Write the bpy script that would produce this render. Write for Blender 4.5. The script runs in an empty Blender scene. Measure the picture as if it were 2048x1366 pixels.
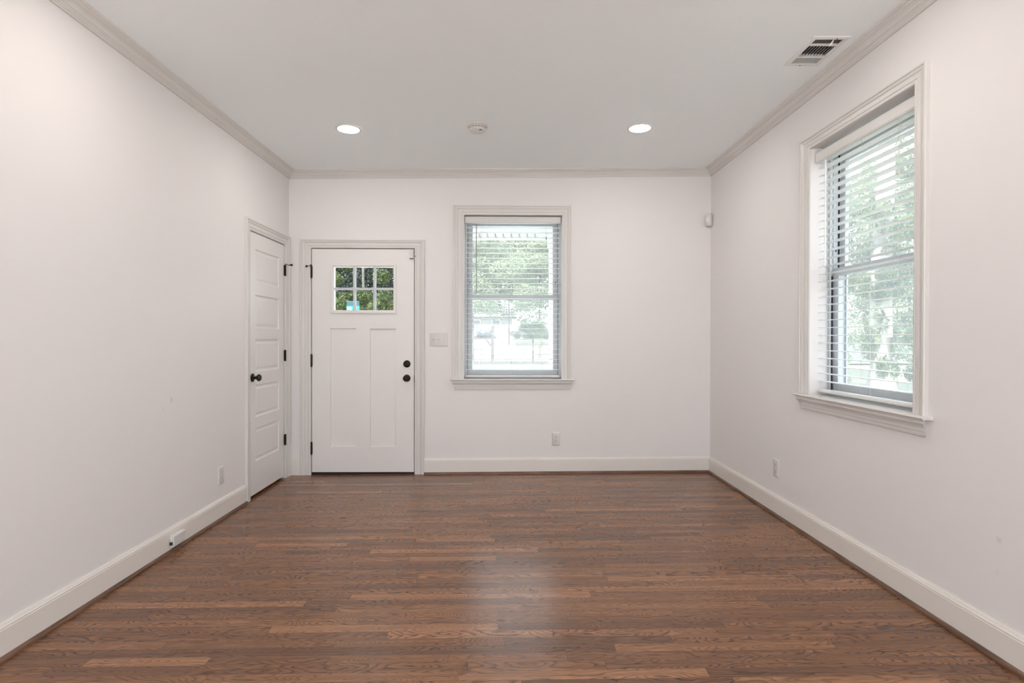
import bpy, bmesh, math, random
import numpy as np
from mathutils import Matrix, Vector

# ------------------------------------------------------------------ camera, sky, sun, exposure
SC = bpy.context.scene
COL = SC.collection
XL, XR, D = -1.9227, 1.8801, 5.0703          # left wall, right wall, back wall (camera stands at x = y = 0)
YR = -2.6                                    # the room runs on behind the camera
FS, CS, CH = 0.006, 0.0122, 2.734            # the old house is a little out of level: floor and ceiling slopes


def floor_z(x):
    return FS * x


def ceil_z(x):
    return CH + CS * x


cam_data = bpy.data.cameras.new('camera')
cam_data.sensor_width = 36.0
cam_data.lens = 1122.4 / 2048 * 36.0
cam_data.clip_start = 0.05
cam = bpy.data.objects.new('camera', cam_data)
COL.objects.link(cam)
yaw, pitch, roll = 0.0155, 0.0062, 0.0019
f0 = Vector((math.sin(yaw), math.cos(yaw), 0))
r0 = Vector((math.cos(yaw), -math.sin(yaw), 0))
zv = Vector((0, 0, 1))
fw = f0 * math.cos(pitch) - zv * math.sin(pitch)
u0 = f0 * math.sin(pitch) + zv * math.cos(pitch)
rt = r0 * math.cos(roll) + u0 * math.sin(roll)
up = u0 * math.cos(roll) - r0 * math.sin(roll)
cam.matrix_world = Matrix(((rt.x, up.x, -fw.x, 0), (rt.y, up.y, -fw.y, 0), (rt.z, up.z, -fw.z, 1.225), (0, 0, 0, 1)))
SC.camera = cam

world = bpy.data.worlds.new('sky')
SC.world = world
world.use_nodes = True
wbg = world.node_tree.nodes['Background']
wbg.inputs[0].default_value = (0.86, 0.93, 1.0, 1)
wbg.inputs[1].default_value = 4.2

sun_data = bpy.data.lights.new('sun', 'SUN')
sun_data.energy = 13.0
sun_data.angle = math.radians(0.8)
sun_data.color = (1.0, 0.95, 0.86)
sun = bpy.data.objects.new('sun', sun_data)
COL.objects.link(sun)
sun.rotation_euler = Vector((0.38, 0.72, -1.0)).to_track_quat('-Z', 'Y').to_euler()
LAMP = 90.0                                  # radiance of the ceiling lamp lenses

vs = SC.view_settings
vs.view_transform = 'Standard'
vs.look = 'None'
vs.exposure = 0.43
vs.gamma = 1.0
vs.use_curve_mapping = False
SC.cycles.use_denoising = True
SC.cycles.diffuse_bounces = 6
SC.cycles.transparent_max_bounces = 24

random.seed(7)
RNG = np.random.default_rng(7)


# ------------------------------------------------------------------ materials
def new_mat(name):
    m = bpy.data.materials.new(name)
    m.use_nodes = True
    nt = m.node_tree
    return m, nt, nt.nodes['Principled BSDF']


def pbr(name, col, rough=0.5, metal=0.0, spec=0.5, bump=0.0, bscale=200.0, vary=0.0):
    m, nt, p = new_mat(name)
    p.inputs['Base Color'].default_value = (*col, 1)
    p.inputs['Roughness'].default_value = rough
    p.inputs['Metallic'].default_value = metal
    p.inputs['Specular IOR Level'].default_value = spec
    tc = nt.nodes.new('ShaderNodeTexCoord')
    if bump:
        n = nt.nodes.new('ShaderNodeTexNoise')
        n.inputs['Scale'].default_value = bscale
        n.inputs['Detail'].default_value = 3
        nt.links.new(tc.outputs['Object'], n.inputs['Vector'])
        b = nt.nodes.new('ShaderNodeBump')
        b.inputs['Strength'].default_value = bump
        b.inputs['Distance'].default_value = 0.002
        nt.links.new(n.outputs['Fac'], b.inputs['Height'])
        nt.links.new(b.outputs['Normal'], p.inputs['Normal'])
    if vary:
        n = nt.nodes.new('ShaderNodeTexNoise')
        n.inputs['Scale'].default_value = 3.0
        n.inputs['Detail'].default_value = 4
        nt.links.new(tc.outputs['Object'], n.inputs['Vector'])
        r = nt.nodes.new('ShaderNodeMapRange')
        r.inputs['From Min'].default_value = 0.3
        r.inputs['From Max'].default_value = 0.7
        r.inputs['To Min'].default_value = 1 - vary
        r.inputs['To Max'].default_value = 1 + vary
        nt.links.new(n.outputs['Fac'], r.inputs['Value'])
        mx = nt.nodes.new('ShaderNodeVectorMath')
        mx.operation = 'SCALE'
        mx.inputs[0].default_value = col
        nt.links.new(r.outputs[0], mx.inputs['Scale'])
        nt.links.new(mx.outputs[0], p.inputs['Base Color'])
    return m


def emit_mat(name, col, strength):
    m = bpy.data.materials.new(name)
    m.use_nodes = True
    nt = m.node_tree
    nt.nodes.remove(nt.nodes['Principled BSDF'])
    e = nt.nodes.new('ShaderNodeEmission')
    e.inputs[0].default_value = (*col, 1)
    e.inputs[1].default_value = strength
    nt.links.new(e.outputs[0], nt.nodes['Material Output'].inputs[0])
    return m


def glass_mat(name, tint=(0.97, 0.98, 0.98), gloss=0.014):
    m = bpy.data.materials.new(name)
    m.use_nodes = True
    nt = m.node_tree
    nt.nodes.remove(nt.nodes['Principled BSDF'])
    t = nt.nodes.new('ShaderNodeBsdfTransparent')
    t.inputs[0].default_value = (*tint, 1)
    g = nt.nodes.new('ShaderNodeBsdfGlossy')
    g.inputs['Roughness'].default_value = 0.02
    mx = nt.nodes.new('ShaderNodeMixShader')
    mx.inputs[0].default_value = gloss
    nt.links.new(t.outputs[0], mx.inputs[1])
    nt.links.new(g.outputs[0], mx.inputs[2])
    nt.links.new(mx.outputs[0], nt.nodes['Material Output'].inputs[0])
    return m


def veil_mat(name, open_=0.5):
    # added veil: mostly open, scatters daylight as pale haze over the view
    m = bpy.data.materials.new(name)
    m.use_nodes = True
    nt = m.node_tree
    nt.nodes.remove(nt.nodes['Principled BSDF'])
    t = nt.nodes.new('ShaderNodeBsdfTransparent')
    d = nt.nodes.new('ShaderNodeBsdfDiffuse')
    d.inputs[0].default_value = (0.78, 0.82, 0.82, 1)
    l = nt.nodes.new('ShaderNodeBsdfTranslucent')
    l.inputs[0].default_value = (0.78, 0.84, 0.83, 1)
    a = nt.nodes.new('ShaderNodeMixShader')
    a.inputs[0].default_value = 0.6
    nt.links.new(d.outputs[0], a.inputs[1])
    nt.links.new(l.outputs[0], a.inputs[2])
    b = nt.nodes.new('ShaderNodeMixShader')
    b.inputs[0].default_value = 1 - open_
    nt.links.new(t.outputs[0], b.inputs[1])
    nt.links.new(a.outputs[0], b.inputs[2])
    nt.links.new(b.outputs[0], nt.nodes['Material Output'].inputs[0])
    return m


class NG:
    """small helper for node graphs"""

    def __init__(self, nt):
        self.nt = nt

    def link(self, a, b):
        if isinstance(a, (int, float)):
            b.default_value = a
        elif isinstance(a, tuple):
            b.default_value = a
        else:
            self.nt.links.new(a, b)

    def math(self, op, a, b=0.0, c=0.0):
        n = self.nt.nodes.new('ShaderNodeMath')
        n.operation = op
        for i, v in enumerate((a, b, c)):
            self.link(v, n.inputs[i])
        return n.outputs[0]

    def comb(self, x, y, z):
        n = self.nt.nodes.new('ShaderNodeCombineXYZ')
        for i, v in enumerate((x, y, z)):
            self.link(v, n.inputs[i])
        return n.outputs[0]

    def noise(self, vec, scale=1.0, detail=2.0, rough=0.5):
        n = self.nt.nodes.new('ShaderNodeTexNoise')
        n.inputs['Scale'].default_value = scale
        n.inputs['Detail'].default_value = detail
        n.inputs['Roughness'].default_value = rough
        self.nt.links.new(vec, n.inputs['Vector'])
        return n.outputs['Fac']

    def white(self, vec):
        n = self.nt.nodes.new('ShaderNodeTexWhiteNoise')
        n.noise_dimensions = '3D'
        self.nt.links.new(vec, n.inputs['Vector'])
        return n.outputs['Value'], n.outputs['Color']

    def ramp(self, fac, stops):
        n = self.nt.nodes.new('ShaderNodeValToRGB')
        cr = n.color_ramp
        while len(cr.elements) < len(stops):
            cr.elements.new(0.5)
        for e, (p, c) in zip(cr.elements, stops):
            e.position = p
            e.color = (*c, 1) if len(c) == 3 else c
        self.nt.links.new(fac, n.inputs[0])
        return n.outputs[0]

    def mix(self, fac, a, b, mode='MIX'):
        n = self.nt.nodes.new('ShaderNodeMix')
        n.data_type = 'RGBA'
        n.blend_type = mode
        self.link(fac, n.inputs[0])
        self.link(a, n.inputs[6])
        self.link(b, n.inputs[7])
        return n.outputs[2]

    def maprange(self, v, a, b, c, d):
        n = self.nt.nodes.new('ShaderNodeMapRange')
        self.link(v, n.inputs[0])
        for i, q in enumerate((a, b, c, d)):
            n.inputs[1 + i].default_value = q
        return n.outputs[0]


def floor_mat():
    m, nt, p = new_mat('oak_strip_floor')
    g = NG(nt)
    tc = nt.nodes.new('ShaderNodeTexCoord')
    sp = nt.nodes.new('ShaderNodeSeparateXYZ')
    nt.links.new(tc.outputs['Object'], sp.inputs[0])
    X, Y = sp.outputs[0], sp.outputs[1]
    W = 0.0572
    r = g.math('DIVIDE', Y, W)
    row = g.math('FLOOR', r)
    fy = g.math('FRACT', r)
    rr, rc = g.white(g.comb(row, 3.7, 0.0))
    L = g.math('MULTIPLY_ADD', rr, 0.75, 0.42)
    xs = g.math('ADD', g.math('DIVIDE', X, L), g.math('MULTIPLY', rr, 173.1))
    pl = g.math('FLOOR', xs)
    fx = g.math('FRACT', xs)
    v1, _ = g.white(g.comb(row, pl, 1.3))
    v2, _ = g.white(g.comb(row, pl, 5.9))
    v3, _ = g.white(g.comb(row, pl, 9.1))
    gx = g.math('ADD', X, g.math('MULTIPLY', v1, 57.0))
    ly = g.math('ADD', g.math('MULTIPLY', fy, W), g.math('MULTIPLY', v2, 31.0))
    # flowing growth rings: contour lines of a long stretched noise
    n1 = g.noise(g.comb(g.math('MULTIPLY', gx, 2.7), g.math('MULTIPLY', ly, 12.5), g.math('MULTIPLY', v3, 9.0)), 1.0, 1.6, 0.38)
    n1b = g.noise(g.comb(g.math('MULTIPLY', gx, 22.0), g.math('MULTIPLY', ly, 90.0), v3), 1.0, 2.0, 0.5)
    k = g.math('MULTIPLY_ADD', v3, 22.0, 13.0)
    ph = g.math('ADD', g.math('MULTIPLY', n1, k), g.math('MULTIPLY', n1b, 0.7))
    c = g.math('FRACT', ph)
    ring = g.ramp(c, [(0.0, (0.40, 0.31, 0.25)), (0.08, (0.32, 0.25, 0.20)), (0.26, (0.92, 0.91, 0.90)), (0.70, (1.26, 1.26, 1.26)), (0.93, (1.10, 1.09, 1.08)), (1.0, (0.46, 0.37, 0.31))])
    amt = g.maprange(v2, 0.0, 1.0, 0.45, 1.0)
    ring = g.mix(amt, (1, 1, 1, 1), ring)
    pore = g.noise(g.comb(g.math('MULTIPLY', gx, 14.0), g.math('MULTIPLY', ly, 520.0), v1), 1.0, 3.0, 0.6)
    pore = g.maprange(pore, 0.35, 0.65, 0.68, 1.18)
    streak = g.noise(g.comb(g.math('MULTIPLY', gx, 1.6), g.math('MULTIPLY', ly, 60.0), v2), 1.0, 3.0, 0.55)
    streak = g.maprange(streak, 0.3, 0.7, 0.78, 1.2)
    base = g.ramp(v1, [(0.0, FLOOR_T[0]), (0.28, FLOOR_T[1]), (0.62, FLOOR_T[2]), (0.9, FLOOR_T[3]), (1.0, FLOOR_T[4])])
    col = g.mix(1.0, base, ring, 'MULTIPLY')
    tone = g.math('MULTIPLY', pore, streak)
    sc = nt.nodes.new('ShaderNodeVectorMath')
    sc.operation = 'SCALE'
    nt.links.new(col, sc.inputs[0])
    nt.links.new(tone, sc.inputs['Scale'])
    # seams between the strips
    e1 = g.math('MULTIPLY', g.math('MINIMUM', fy, g.math('SUBTRACT', 1.0, fy)), W)
    e2 = g.math('MULTIPLY', g.math('MINIMUM', fx, g.math('SUBTRACT', 1.0, fx)), L)
    s1 = g.maprange(e1, 0.0003, 0.0011, 0.55, 1.0)
    s2 = g.maprange(e2, 0.0004, 0.0014, 0.45, 1.0)
    sm = g.math('MULTIPLY', s1, s2)
    sc2 = nt.nodes.new('ShaderNodeVectorMath')
    sc2.operation = 'SCALE'
    nt.links.new(sc.outputs[0], sc2.inputs[0])
    nt.links.new(sm, sc2.inputs['Scale'])
    nt.links.new(sc2.outputs[0], p.inputs['Base Color'])
    nt.links.new(g.maprange(pore, 0.6, 1.2, 0.26, 0.185), p.inputs['Roughness'])
    p.inputs['Specular IOR Level'].default_value = 0.48
    b = nt.nodes.new('ShaderNodeBump')
    b.inputs['Strength'].default_value = 0.12
    b.inputs['Distance'].default_value = 0.001
    nt.links.new(g.math('MULTIPLY', pore, sm), b.inputs['Height'])
    nt.links.new(b.outputs['Normal'], p.inputs['Normal'])
    return m


def wood_trim_mat(name, scale):
    m, nt, p = new_mat(name)
    g = NG(nt)
    tc = nt.nodes.new('ShaderNodeTexCoord')
    mp = nt.nodes.new('ShaderNodeMapping')
    mp.inputs['Scale'].default_value = scale
    nt.links.new(tc.outputs['Object'], mp.inputs[0])
    n = g.noise(mp.outputs[0], 1.0, 4.0, 0.6)
    c = g.ramp(n, [(0.3, (0.055, 0.026, 0.014)), (0.5, (0.125, 0.062, 0.036)), (0.72, (0.21, 0.115, 0.070))])
    nt.links.new(c, p.inputs['Base Color'])
    p.inputs['Roughness'].default_value = 0.38
    return m


def leaf_mat(name, c0, c1, c2, trans=0.35):
    m = bpy.data.materials.new(name)
    m.use_nodes = True
    nt = m.node_tree
    nt.nodes.remove(nt.nodes['Principled BSDF'])
    g = NG(nt)
    tc = nt.nodes.new('ShaderNodeTexCoord')
    n = g.noise(tc.outputs['Object'], 7.0, 3.0, 0.7)
    c = g.ramp(n, [(0.30, c0), (0.52, c1), (0.72, c2)])
    d = nt.nodes.new('ShaderNodeBsdfPrincipled')
    d.inputs['Roughness'].default_value = 0.5
    d.inputs['Specular IOR Level'].default_value = 0.18
    l = nt.nodes.new('ShaderNodeBsdfTranslucent')
    nt.links.new(c, d.inputs['Base Color'])
    nt.links.new(c, l.inputs[0])
    x = nt.nodes.new('ShaderNodeMixShader')
    x.inputs[0].default_value = trans
    nt.links.new(d.outputs[0], x.inputs[1])
    nt.links.new(l.outputs[0], x.inputs[2])
    nt.links.new(x.outputs[0], nt.nodes['Material Output'].inputs[0])
    return m


FLOOR_T = [(0.140, 0.066, 0.033), (0.182, 0.084, 0.040), (0.218, 0.100, 0.047), (0.256, 0.120, 0.057), (0.312, 0.153, 0.077)]
M = {}
M['wall'] = pbr('wall_paint', (0.785, 0.760, 0.757), 0.62, spec=0.3, bump=0.12, bscale=260)


def scuffs(m, spots):
    nt = m.node_tree
    g = NG(nt)
    p = nt.nodes['Principled BSDF']
    col = tuple(p.inputs['Base Color'].default_value)
    tc = nt.nodes.new('ShaderNodeTexCoord')
    f = None
    for pt, r, k in spots:
        d = nt.nodes.new('ShaderNodeVectorMath')
        d.operation = 'DISTANCE'
        d.inputs[1].default_value = pt
        nt.links.new(tc.outputs['Object'], d.inputs[0])
        n = g.noise(tc.outputs['Object'], 40.0, 2.0)
        dd = g.math('ADD', d.outputs['Value'], g.math('MULTIPLY', n, r * 0.6))
        q = g.maprange(dd, r * 0.5, r * 1.3, k, 0.0)
        f = q if f is None else g.math('MAXIMUM', f, q)
    nt.links.new(g.mix(f, col, (0.30, 0.28, 0.27, 1)), p.inputs['Base Color'])


scuffs(M['wall'], [((XL, 3.281, 0.862), 0.020, 0.30), ((XL, 3.20, 0.815), 0.014, 0.12), ((XR, 2.094, 0.463), 0.016, 0.22), ((XR, 2.10, 0.335), 0.010, 0.10)])
M['ceil'] = pbr('ceiling_paint', (0.885, 0.925, 0.945), 0.8, spec=0.2, bump=0.1, bscale=220)
M['base'] = pbr('baseboard_paint', (0.755, 0.72, 0.68), 0.36, spec=0.5, bump=0.05, bscale=90)
M['trim'] = pbr('trim_paint', (0.675, 0.66, 0.64), 0.36, spec=0.5, bump=0.05, bscale=90)
M['door'] = pbr('door_paint', (0.775, 0.755, 0.745), 0.34, spec=0.5, bump=0.05, bscale=70)
M['floor'] = floor_mat()
M['shoe_y'] = wood_trim_mat('shoe_wood_along_walls', (90, 5, 90))
M['shoe_x'] = wood_trim_mat('shoe_wood_across', (5, 90, 90))
M['bronze'] = pbr('oil_rubbed_bronze', (0.018, 0.013, 0.011), 0.36, metal=0.6, spec=0.5, bump=0.1, bscale=300)
M['black'] = pbr('black_rubber', (0.008, 0.007, 0.007), 0.6, bump=0.1)
M['plastic'] = pbr('white_plastic', (0.655, 0.64, 0.62), 0.35, spec=0.5, bump=0.02, bscale=400)
M['slot'] = pbr('slot_dark', (0.03, 0.028, 0.026), 0.6, bump=0.05)
M['vinyl'] = pbr('white_vinyl', (0.55, 0.575, 0.60), 0.32, spec=0.5, bump=0.02, bscale=300)
M['valance'] = pbr('valance_white', (0.69, 0.68, 0.67), 0.4, spec=0.4, bump=0.03, bscale=120)
M['slat'] = pbr('blind_slat_white', (0.84, 0.85, 0.855), 0.38, spec=0.5, bump=0.03, bscale=120)
M['cord'] = pbr('blind_cord', (0.62, 0.63, 0.62), 0.8, bump=0.2, bscale=900)
M['wand'] = pbr('tilt_wand_grey', (0.30, 0.31, 0.32), 0.4, bump=0.02)
M['navy'] = pbr('strip_navy', (0.022, 0.034, 0.075), 0.6, bump=0.1)
M['glass'] = glass_mat('clear_pane')
M['veil'] = veil_mat('haze_veil', 0.84)
M['metal_white'] = pbr('white_enamel_metal', (0.76, 0.76, 0.75), 0.35, spec=0.5, bump=0.02)
M['louver'] = pbr('grey_enamel_louver', (0.42, 0.42, 0.42), 0.4, spec=0.4, bump=0.02)
M['duct'] = pbr('dark_duct', (0.02, 0.02, 0.02), 0.8, bump=0.1)
M['green'] = pbr('green_plastic', (0.012, 0.055, 0.022), 0.45, bump=0.05)
M['lens'] = emit_mat('lamp_lens', (1.0, 0.94, 0.88), LAMP)
M['ext_white'] = pbr('exterior_white_paint', (0.80, 0.81, 0.80), 0.5, bump=0.1, bscale=60)
M['ext_grey'] = pbr('porch_grey_paint', (0.55, 0.58, 0.60), 0.6, bump=0.1, bscale=60)
M['reflector'] = pbr('reflector_pale', (0.60, 0.59, 0.57), 0.85, bump=0.2, bscale=30, vary=0.05)
M['bounce_slab'] = pbr('bounce_stone', (0.86, 0.86, 0.84), 0.8, bump=0.2, bscale=30, vary=0.04)
M['concrete'] = pbr('concrete', (0.36, 0.355, 0.34), 0.85, bump=0.3, bscale=30, vary=0.08)
M['grass'] = pbr('lawn_grass', (0.085, 0.092, 0.062), 0.9, bump=0.6, bscale=40, vary=0.35)
M['asphalt'] = pbr('pale_street', (0.21, 0.21, 0.205), 0.9, bump=0.3, bscale=50, vary=0.08)
M['bark'] = pbr('tree_bark', (0.13, 0.11, 0.095), 0.9, bump=0.9, bscale=25, vary=0.3)
M['bark_pale'] = pbr('pale_bark', (0.19, 0.185, 0.165), 0.9, bump=0.9, bscale=25, vary=0.25)
M['leaf'] = leaf_mat('leaf_green', (0.012, 0.024, 0.012), (0.060, 0.088, 0.034), (0.27, 0.31, 0.13))  # palest ramp tone raised so patches read as sunlit leaves
M['leaf_shade'] = leaf_mat('leaf_shade_green', (0.006, 0.012, 0.011), (0.015, 0.024, 0.019), (0.035, 0.050, 0.034), 0.15)  # leaf shade put into the colour for background trees
M['leaf_hazed'] = leaf_mat('leaf_hazed_green', (0.11, 0.14, 0.10), (0.22, 0.27, 0.18), (0.46, 0.50, 0.36))  # leaves paled, sunlit haze put into the colour
M['mailbox'] = pbr('mailbox_blue_grey', (0.050, 0.058, 0.075), 0.4, metal=0.3, bump=0.05)
M['post_wood'] = pbr('weathered_wood', (0.060, 0.055, 0.052), 0.8, bump=0.5, bscale=40, vary=0.2)
M['bark_grey'] = pbr('grey_bark', (0.10, 0.096, 0.085), 0.9, bump=0.9, bscale=25, vary=0.25)
M['teal'] = pbr('teal_panel', (0.003, 0.045, 0.055), 0.5, bump=0.03)
M['cyan'] = pbr('bright_teal_panel', (0.006, 0.125, 0.13), 0.5, bump=0.03)
M['roof'] = pbr('grey_shingle', (0.13, 0.13, 0.145), 0.9, bump=0.5, bscale=40, vary=0.15)
M['siding'] = pbr('pale_siding', (0.26, 0.26, 0.255), 0.7, bump=0.2, bscale=30)
M['shed'] = pbr('grey_siding', (0.12, 0.125, 0.135), 0.8, bump=0.2, bscale=30)
M['car'] = pbr('silver_car_paint', (0.11, 0.115, 0.115), 0.25, metal=0.3, bump=0.01)
M['tyre'] = pbr('tyre_rubber', (0.02, 0.02, 0.02), 0.8, bump=0.2)


# ------------------------------------------------------------------ mesh helpers
class MB:
    def __init__(self):
        self.v = []
        self.f = []

    def add(self, vs, fs):
        o = len(self.v)
        self.v += [tuple(q) for q in vs]
        self.f += [tuple(i + o for i in q) for q in fs]
        return self

    def box(self, x0, x1, y0, y1, z0, z1):
        return self.add([(x0, y0, z0), (x1, y0, z0), (x1, y1, z0), (x0, y1, z0), (x0, y0, z1), (x1, y0, z1), (x1, y1, z1), (x0, y1, z1)],
                        [(0, 3, 2, 1), (4, 5, 6, 7), (0, 1, 5, 4), (1, 2, 6, 5), (2, 3, 7, 6), (3, 0, 4, 7)])

    def loft(self, rings, caps=True, closed=True):
        n = len(rings[0])
        vs = [p for r in rings for p in r]
        fs = []
        for i in range(len(rings) - 1):
            for j in range(n if closed else n - 1):
                k = (j + 1) % n
                fs.append((i * n + j, i * n + k, (i + 1) * n + k, (i + 1) * n + j))
        if caps:
            fs.append(tuple(range(n))[::-1])
            fs.append(tuple((len(rings) - 1) * n + j for j in range(n)))
        return self.add(vs, fs)

    def lathe(self, prof, org=(0, 0, 0), axis='z', n=24, caps=True):
        """prof = [(radius, height)] turned about the axis"""
        rings = []
        for r, h in prof:
            ring = []
            for j in range(n):
                a = 2 * math.pi * j / n
                c, s = max(r, 1e-4) * math.cos(a), max(r, 1e-4) * math.sin(a)
                q = {'z': (c, s, h), 'y': (c, h, s), 'x': (h, c, s)}[axis]
                ring.append((q[0] + org[0], q[1] + org[1], q[2] + org[2]))
            rings.append(ring)
        return self.loft(rings, caps)

    def tube(self, pts, rad, n=8):
        pts = [Vector(p) for p in pts]
        rad = rad if isinstance(rad, (list, tuple)) else [rad] * len(pts)
        rings = []
        for i, p in enumerate(pts):
            t = (pts[min(i + 1, len(pts) - 1)] - pts[max(i - 1, 0)]).normalized()
            a = t.cross(Vector((0, 0, 1)))
            if a.length < 1e-3:
                a = Vector((1, 0, 0))
            a.normalize()
            b = t.cross(a)
            rings.append([p + (a * math.cos(2 * math.pi * j / n) + b * math.sin(2 * math.pi * j / n)) * rad[i] for j in range(n)])
        return self.loft(rings)

    def prism_x(self, prof, x0, x1):
        """closed (y, z) outline pushed from x0 to x1"""
        return self.loft([[(x0, y, z) for y, z in prof], [(x1, y, z) for y, z in prof]])

    def build(self, name, mat, parent=None, bevel=0.0, smooth=False, seg=2):
        me = bpy.data.meshes.new(name)
        me.from_pydata(self.v, [], self.f)
        bm = bmesh.new()
        bm.from_mesh(me)
        bmesh.ops.remove_doubles(bm, verts=bm.verts, dist=1e-6)
        bmesh.ops.recalc_face_normals(bm, faces=bm.faces)
        bm.to_mesh(me)
        bm.free()
        me.materials.append(mat)
        if smooth:
            me.shade_smooth()
            me.set_sharp_from_angle(angle=math.radians(35))
        o = bpy.data.objects.new(name, me)
        COL.objects.link(o)
        if parent:
            o.parent = parent
        if bevel:
            b = o.modifiers.new('bevel', 'BEVEL')
            b.width = bevel
            b.segments = seg
            b.limit_method = 'ANGLE'
            b.angle_limit = math.radians(40)
        return o


def tag(o, label, cat, group=None, kind=None):
    o['label'] = label
    o['category'] = cat
    if group:
        o['group'] = group
    if kind:
        o['kind'] = kind
    return o


def thing(name, loc, rotz, label, cat, group=None, kind=None):
    o = bpy.data.objects.new(name, None)
    o.empty_display_size = 0.1
    COL.objects.link(o)
    o.location = loc
    o.rotation_euler = (0, 0, rotz)
    return tag(o, label, cat, group, kind)


def copy_tree(o, parent=None):
    c = o.copy()
    COL.objects.link(c)
    c.parent = parent
    for ch in [q for q in bpy.data.objects if q.parent == o]:
        copy_tree(ch, c)
    return c


def sheet(us, vs_, holes, wf, fm, recess=()):
    """flat slab in (u, v) with openings; fm(u, v, w) -> xyz; front w = 0, back w = wf"""
    us, vs_ = sorted(set(us)), sorted(set(vs_))
    mb = MB()

    def inside(u, v, rects):
        return any(a - 1e-6 < u < b + 1e-6 and c - 1e-6 < v < d + 1e-6 for a, b, c, d in rects)

    nu, nv = len(us) - 1, len(vs_) - 1
    solid = [[not inside((us[i] + us[i + 1]) / 2, (vs_[j] + vs_[j + 1]) / 2, holes) for j in range(nv)] for i in range(nu)]
    for i in range(nu):
        for j in range(nv):
            if not solid[i][j]:
                continue
            a, b, c, d = us[i], us[i + 1], vs_[j], vs_[j + 1]
            if not inside((a + b) / 2, (c + d) / 2, recess):
                mb.add([fm(a, c, 0), fm(b, c, 0), fm(b, d, 0), fm(a, d, 0)], [(0, 1, 2, 3)])
            mb.add([fm(a, c, wf), fm(b, c, wf), fm(b, d, wf), fm(a, d, wf)], [(3, 2, 1, 0)])
            for di, dj, p, q in ((-1, 0, (a, c), (a, d)), (1, 0, (b, c), (b, d)), (0, -1, (a, c), (b, c)), (0, 1, (a, d), (b, d))):
                ii, jj = i + di, j + dj
                if not (0 <= ii < nu and 0 <= jj < nv and solid[ii][jj]):
                    mb.add([fm(*p, 0), fm(*q, 0), fm(*q, wf), fm(*p, wf)], [(0, 1, 2, 3)])
    return mb


def casing(mb, outer, inner, prof, fm):
    """moulded frame: outer / inner = matching (u, v) points, prof = [(t 0..1 outer->inner, thickness)]"""
    rings = []
    for (ou, ov), (iu, iv) in zip(outer, inner):
        ring = [fm(ou, ov, 0)]
        for t, th in prof:
            ring.append(fm(ou + (iu - ou) * t, ov + (iv - ov) * t, -th))
        ring.append(fm(iu, iv, 0))
        rings.append(ring)
    mb.loft(rings)


CASE = [(0.0, 0.018), (0.03, 0.022), (0.15, 0.022), (0.17, 0.0165), (0.22, 0.0165), (0.24, 0.0185), (0.34, 0.0160), (0.42, 0.0100), (0.47, 0.0095),
        (0.49, 0.0130), (0.74, 0.0120), (0.76, 0.0085), (0.82, 0.0085), (0.84, 0.0110), (0.97, 0.0095), (1.0, 0.006)]
LOC = lambda u, v, w: (u, w, v)                 # wall-local: x right, y into the wall, z up
HALF = math.pi / 2

# ------------------------------------------------------------------ room shell
WT = 0.22
WIN = dict(a0=-0.354, a1=0.528, z0=0.855, z1=2.334)          # back window opening
RW0, RW1, RDZ, RZ1 = -3.412, -2.536, 0.027, 2.386                        # right window opening in u = -y, raised a little
DR = dict(a0=-1.727, a1=-0.798, z1=2.030)                    # front door opening
CL = dict(a0=4.276, a1=4.963, z1=2.042)                      # closet door opening (u = y)


def fm_back(u, v, w):
    return (u, D + w, floor_z(u) if v <= 0 else (ceil_z(u) if v >= 2.7 else v))


def fm_right(u, v, w):
    return (XR + w, -u, floor_z(XR) if v <= 0 else (ceil_z(XR) if v >= 2.7 else v))


def fm_left(u, v, w):
    return (XL - w, u, floor_z(XL) if v <= 0 else (ceil_z(XL) if v >= 2.7 else v))


o = sheet([XL, XR, WIN['a0'], WIN['a1'], DR['a0'], DR['a1']], [0, 2.75, WIN['z0'] - 0.02, WIN['z1'], DR['z1']],
          [(WIN['a0'], WIN['a1'], WIN['z0'] - 0.02, WIN['z1']), (DR['a0'], DR['a1'], 0, DR['z1'])], WT, fm_back).build('wall_back', M['wall'])
tag(o, 'white painted back wall with the front door and a window', 'wall', kind='structure')
o = sheet([-D - WT, -YR, RW0, RW1], [0, 2.75, WIN['z0'] - 0.02 + RDZ, RZ1],
          [(RW0, RW1, WIN['z0'] - 0.02 + RDZ, RZ1)], WT, fm_right).build('wall_right', M['wall'])
tag(o, 'white painted right wall with one window', 'wall', kind='structure')
o = sheet([XL, XR, -1.35, 1.35], [0, 2.75, 2.25], [(-1.35, 1.35, 0, 2.25)], 0.14,
          lambda u, v, w: (u, YR - w, floor_z(u) if v <= 0 else (ceil_z(u) if v >= 2.7 else v))).build('wall_front', M['wall'])  # unseen wall, its opening sized to control the daylight fill
tag(o, 'white wall behind the camera with an added wide opening that lets sky light in', 'wall', kind='structure')
o = sheet([YR, D + WT, CL['a0'], CL['a1']], [0, 2.75, CL['z1']], [(CL['a0'], CL['a1'], 0, CL['z1'])], 0.14, fm_left).build('wall_left', M['wall'])
tag(o, 'white painted left wall with the narrow closet door', 'wall', kind='structure')
# dark closet behind the narrow door
o = MB().box(XL - 0.86, XL - 0.80, 4.0, D + WT, -0.02, 2.75).box(XL - 0.80, XL - 0.14, 4.0, 4.06, -0.02, 2.75).box(XL - 0.80, XL - 0.14, D + WT - 0.06, D + WT, -0.02, 2.75).build('wall_closet', M['wall'])
tag(o, 'inner walls of the closet behind the narrow door', 'wall', kind='structure')

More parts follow.
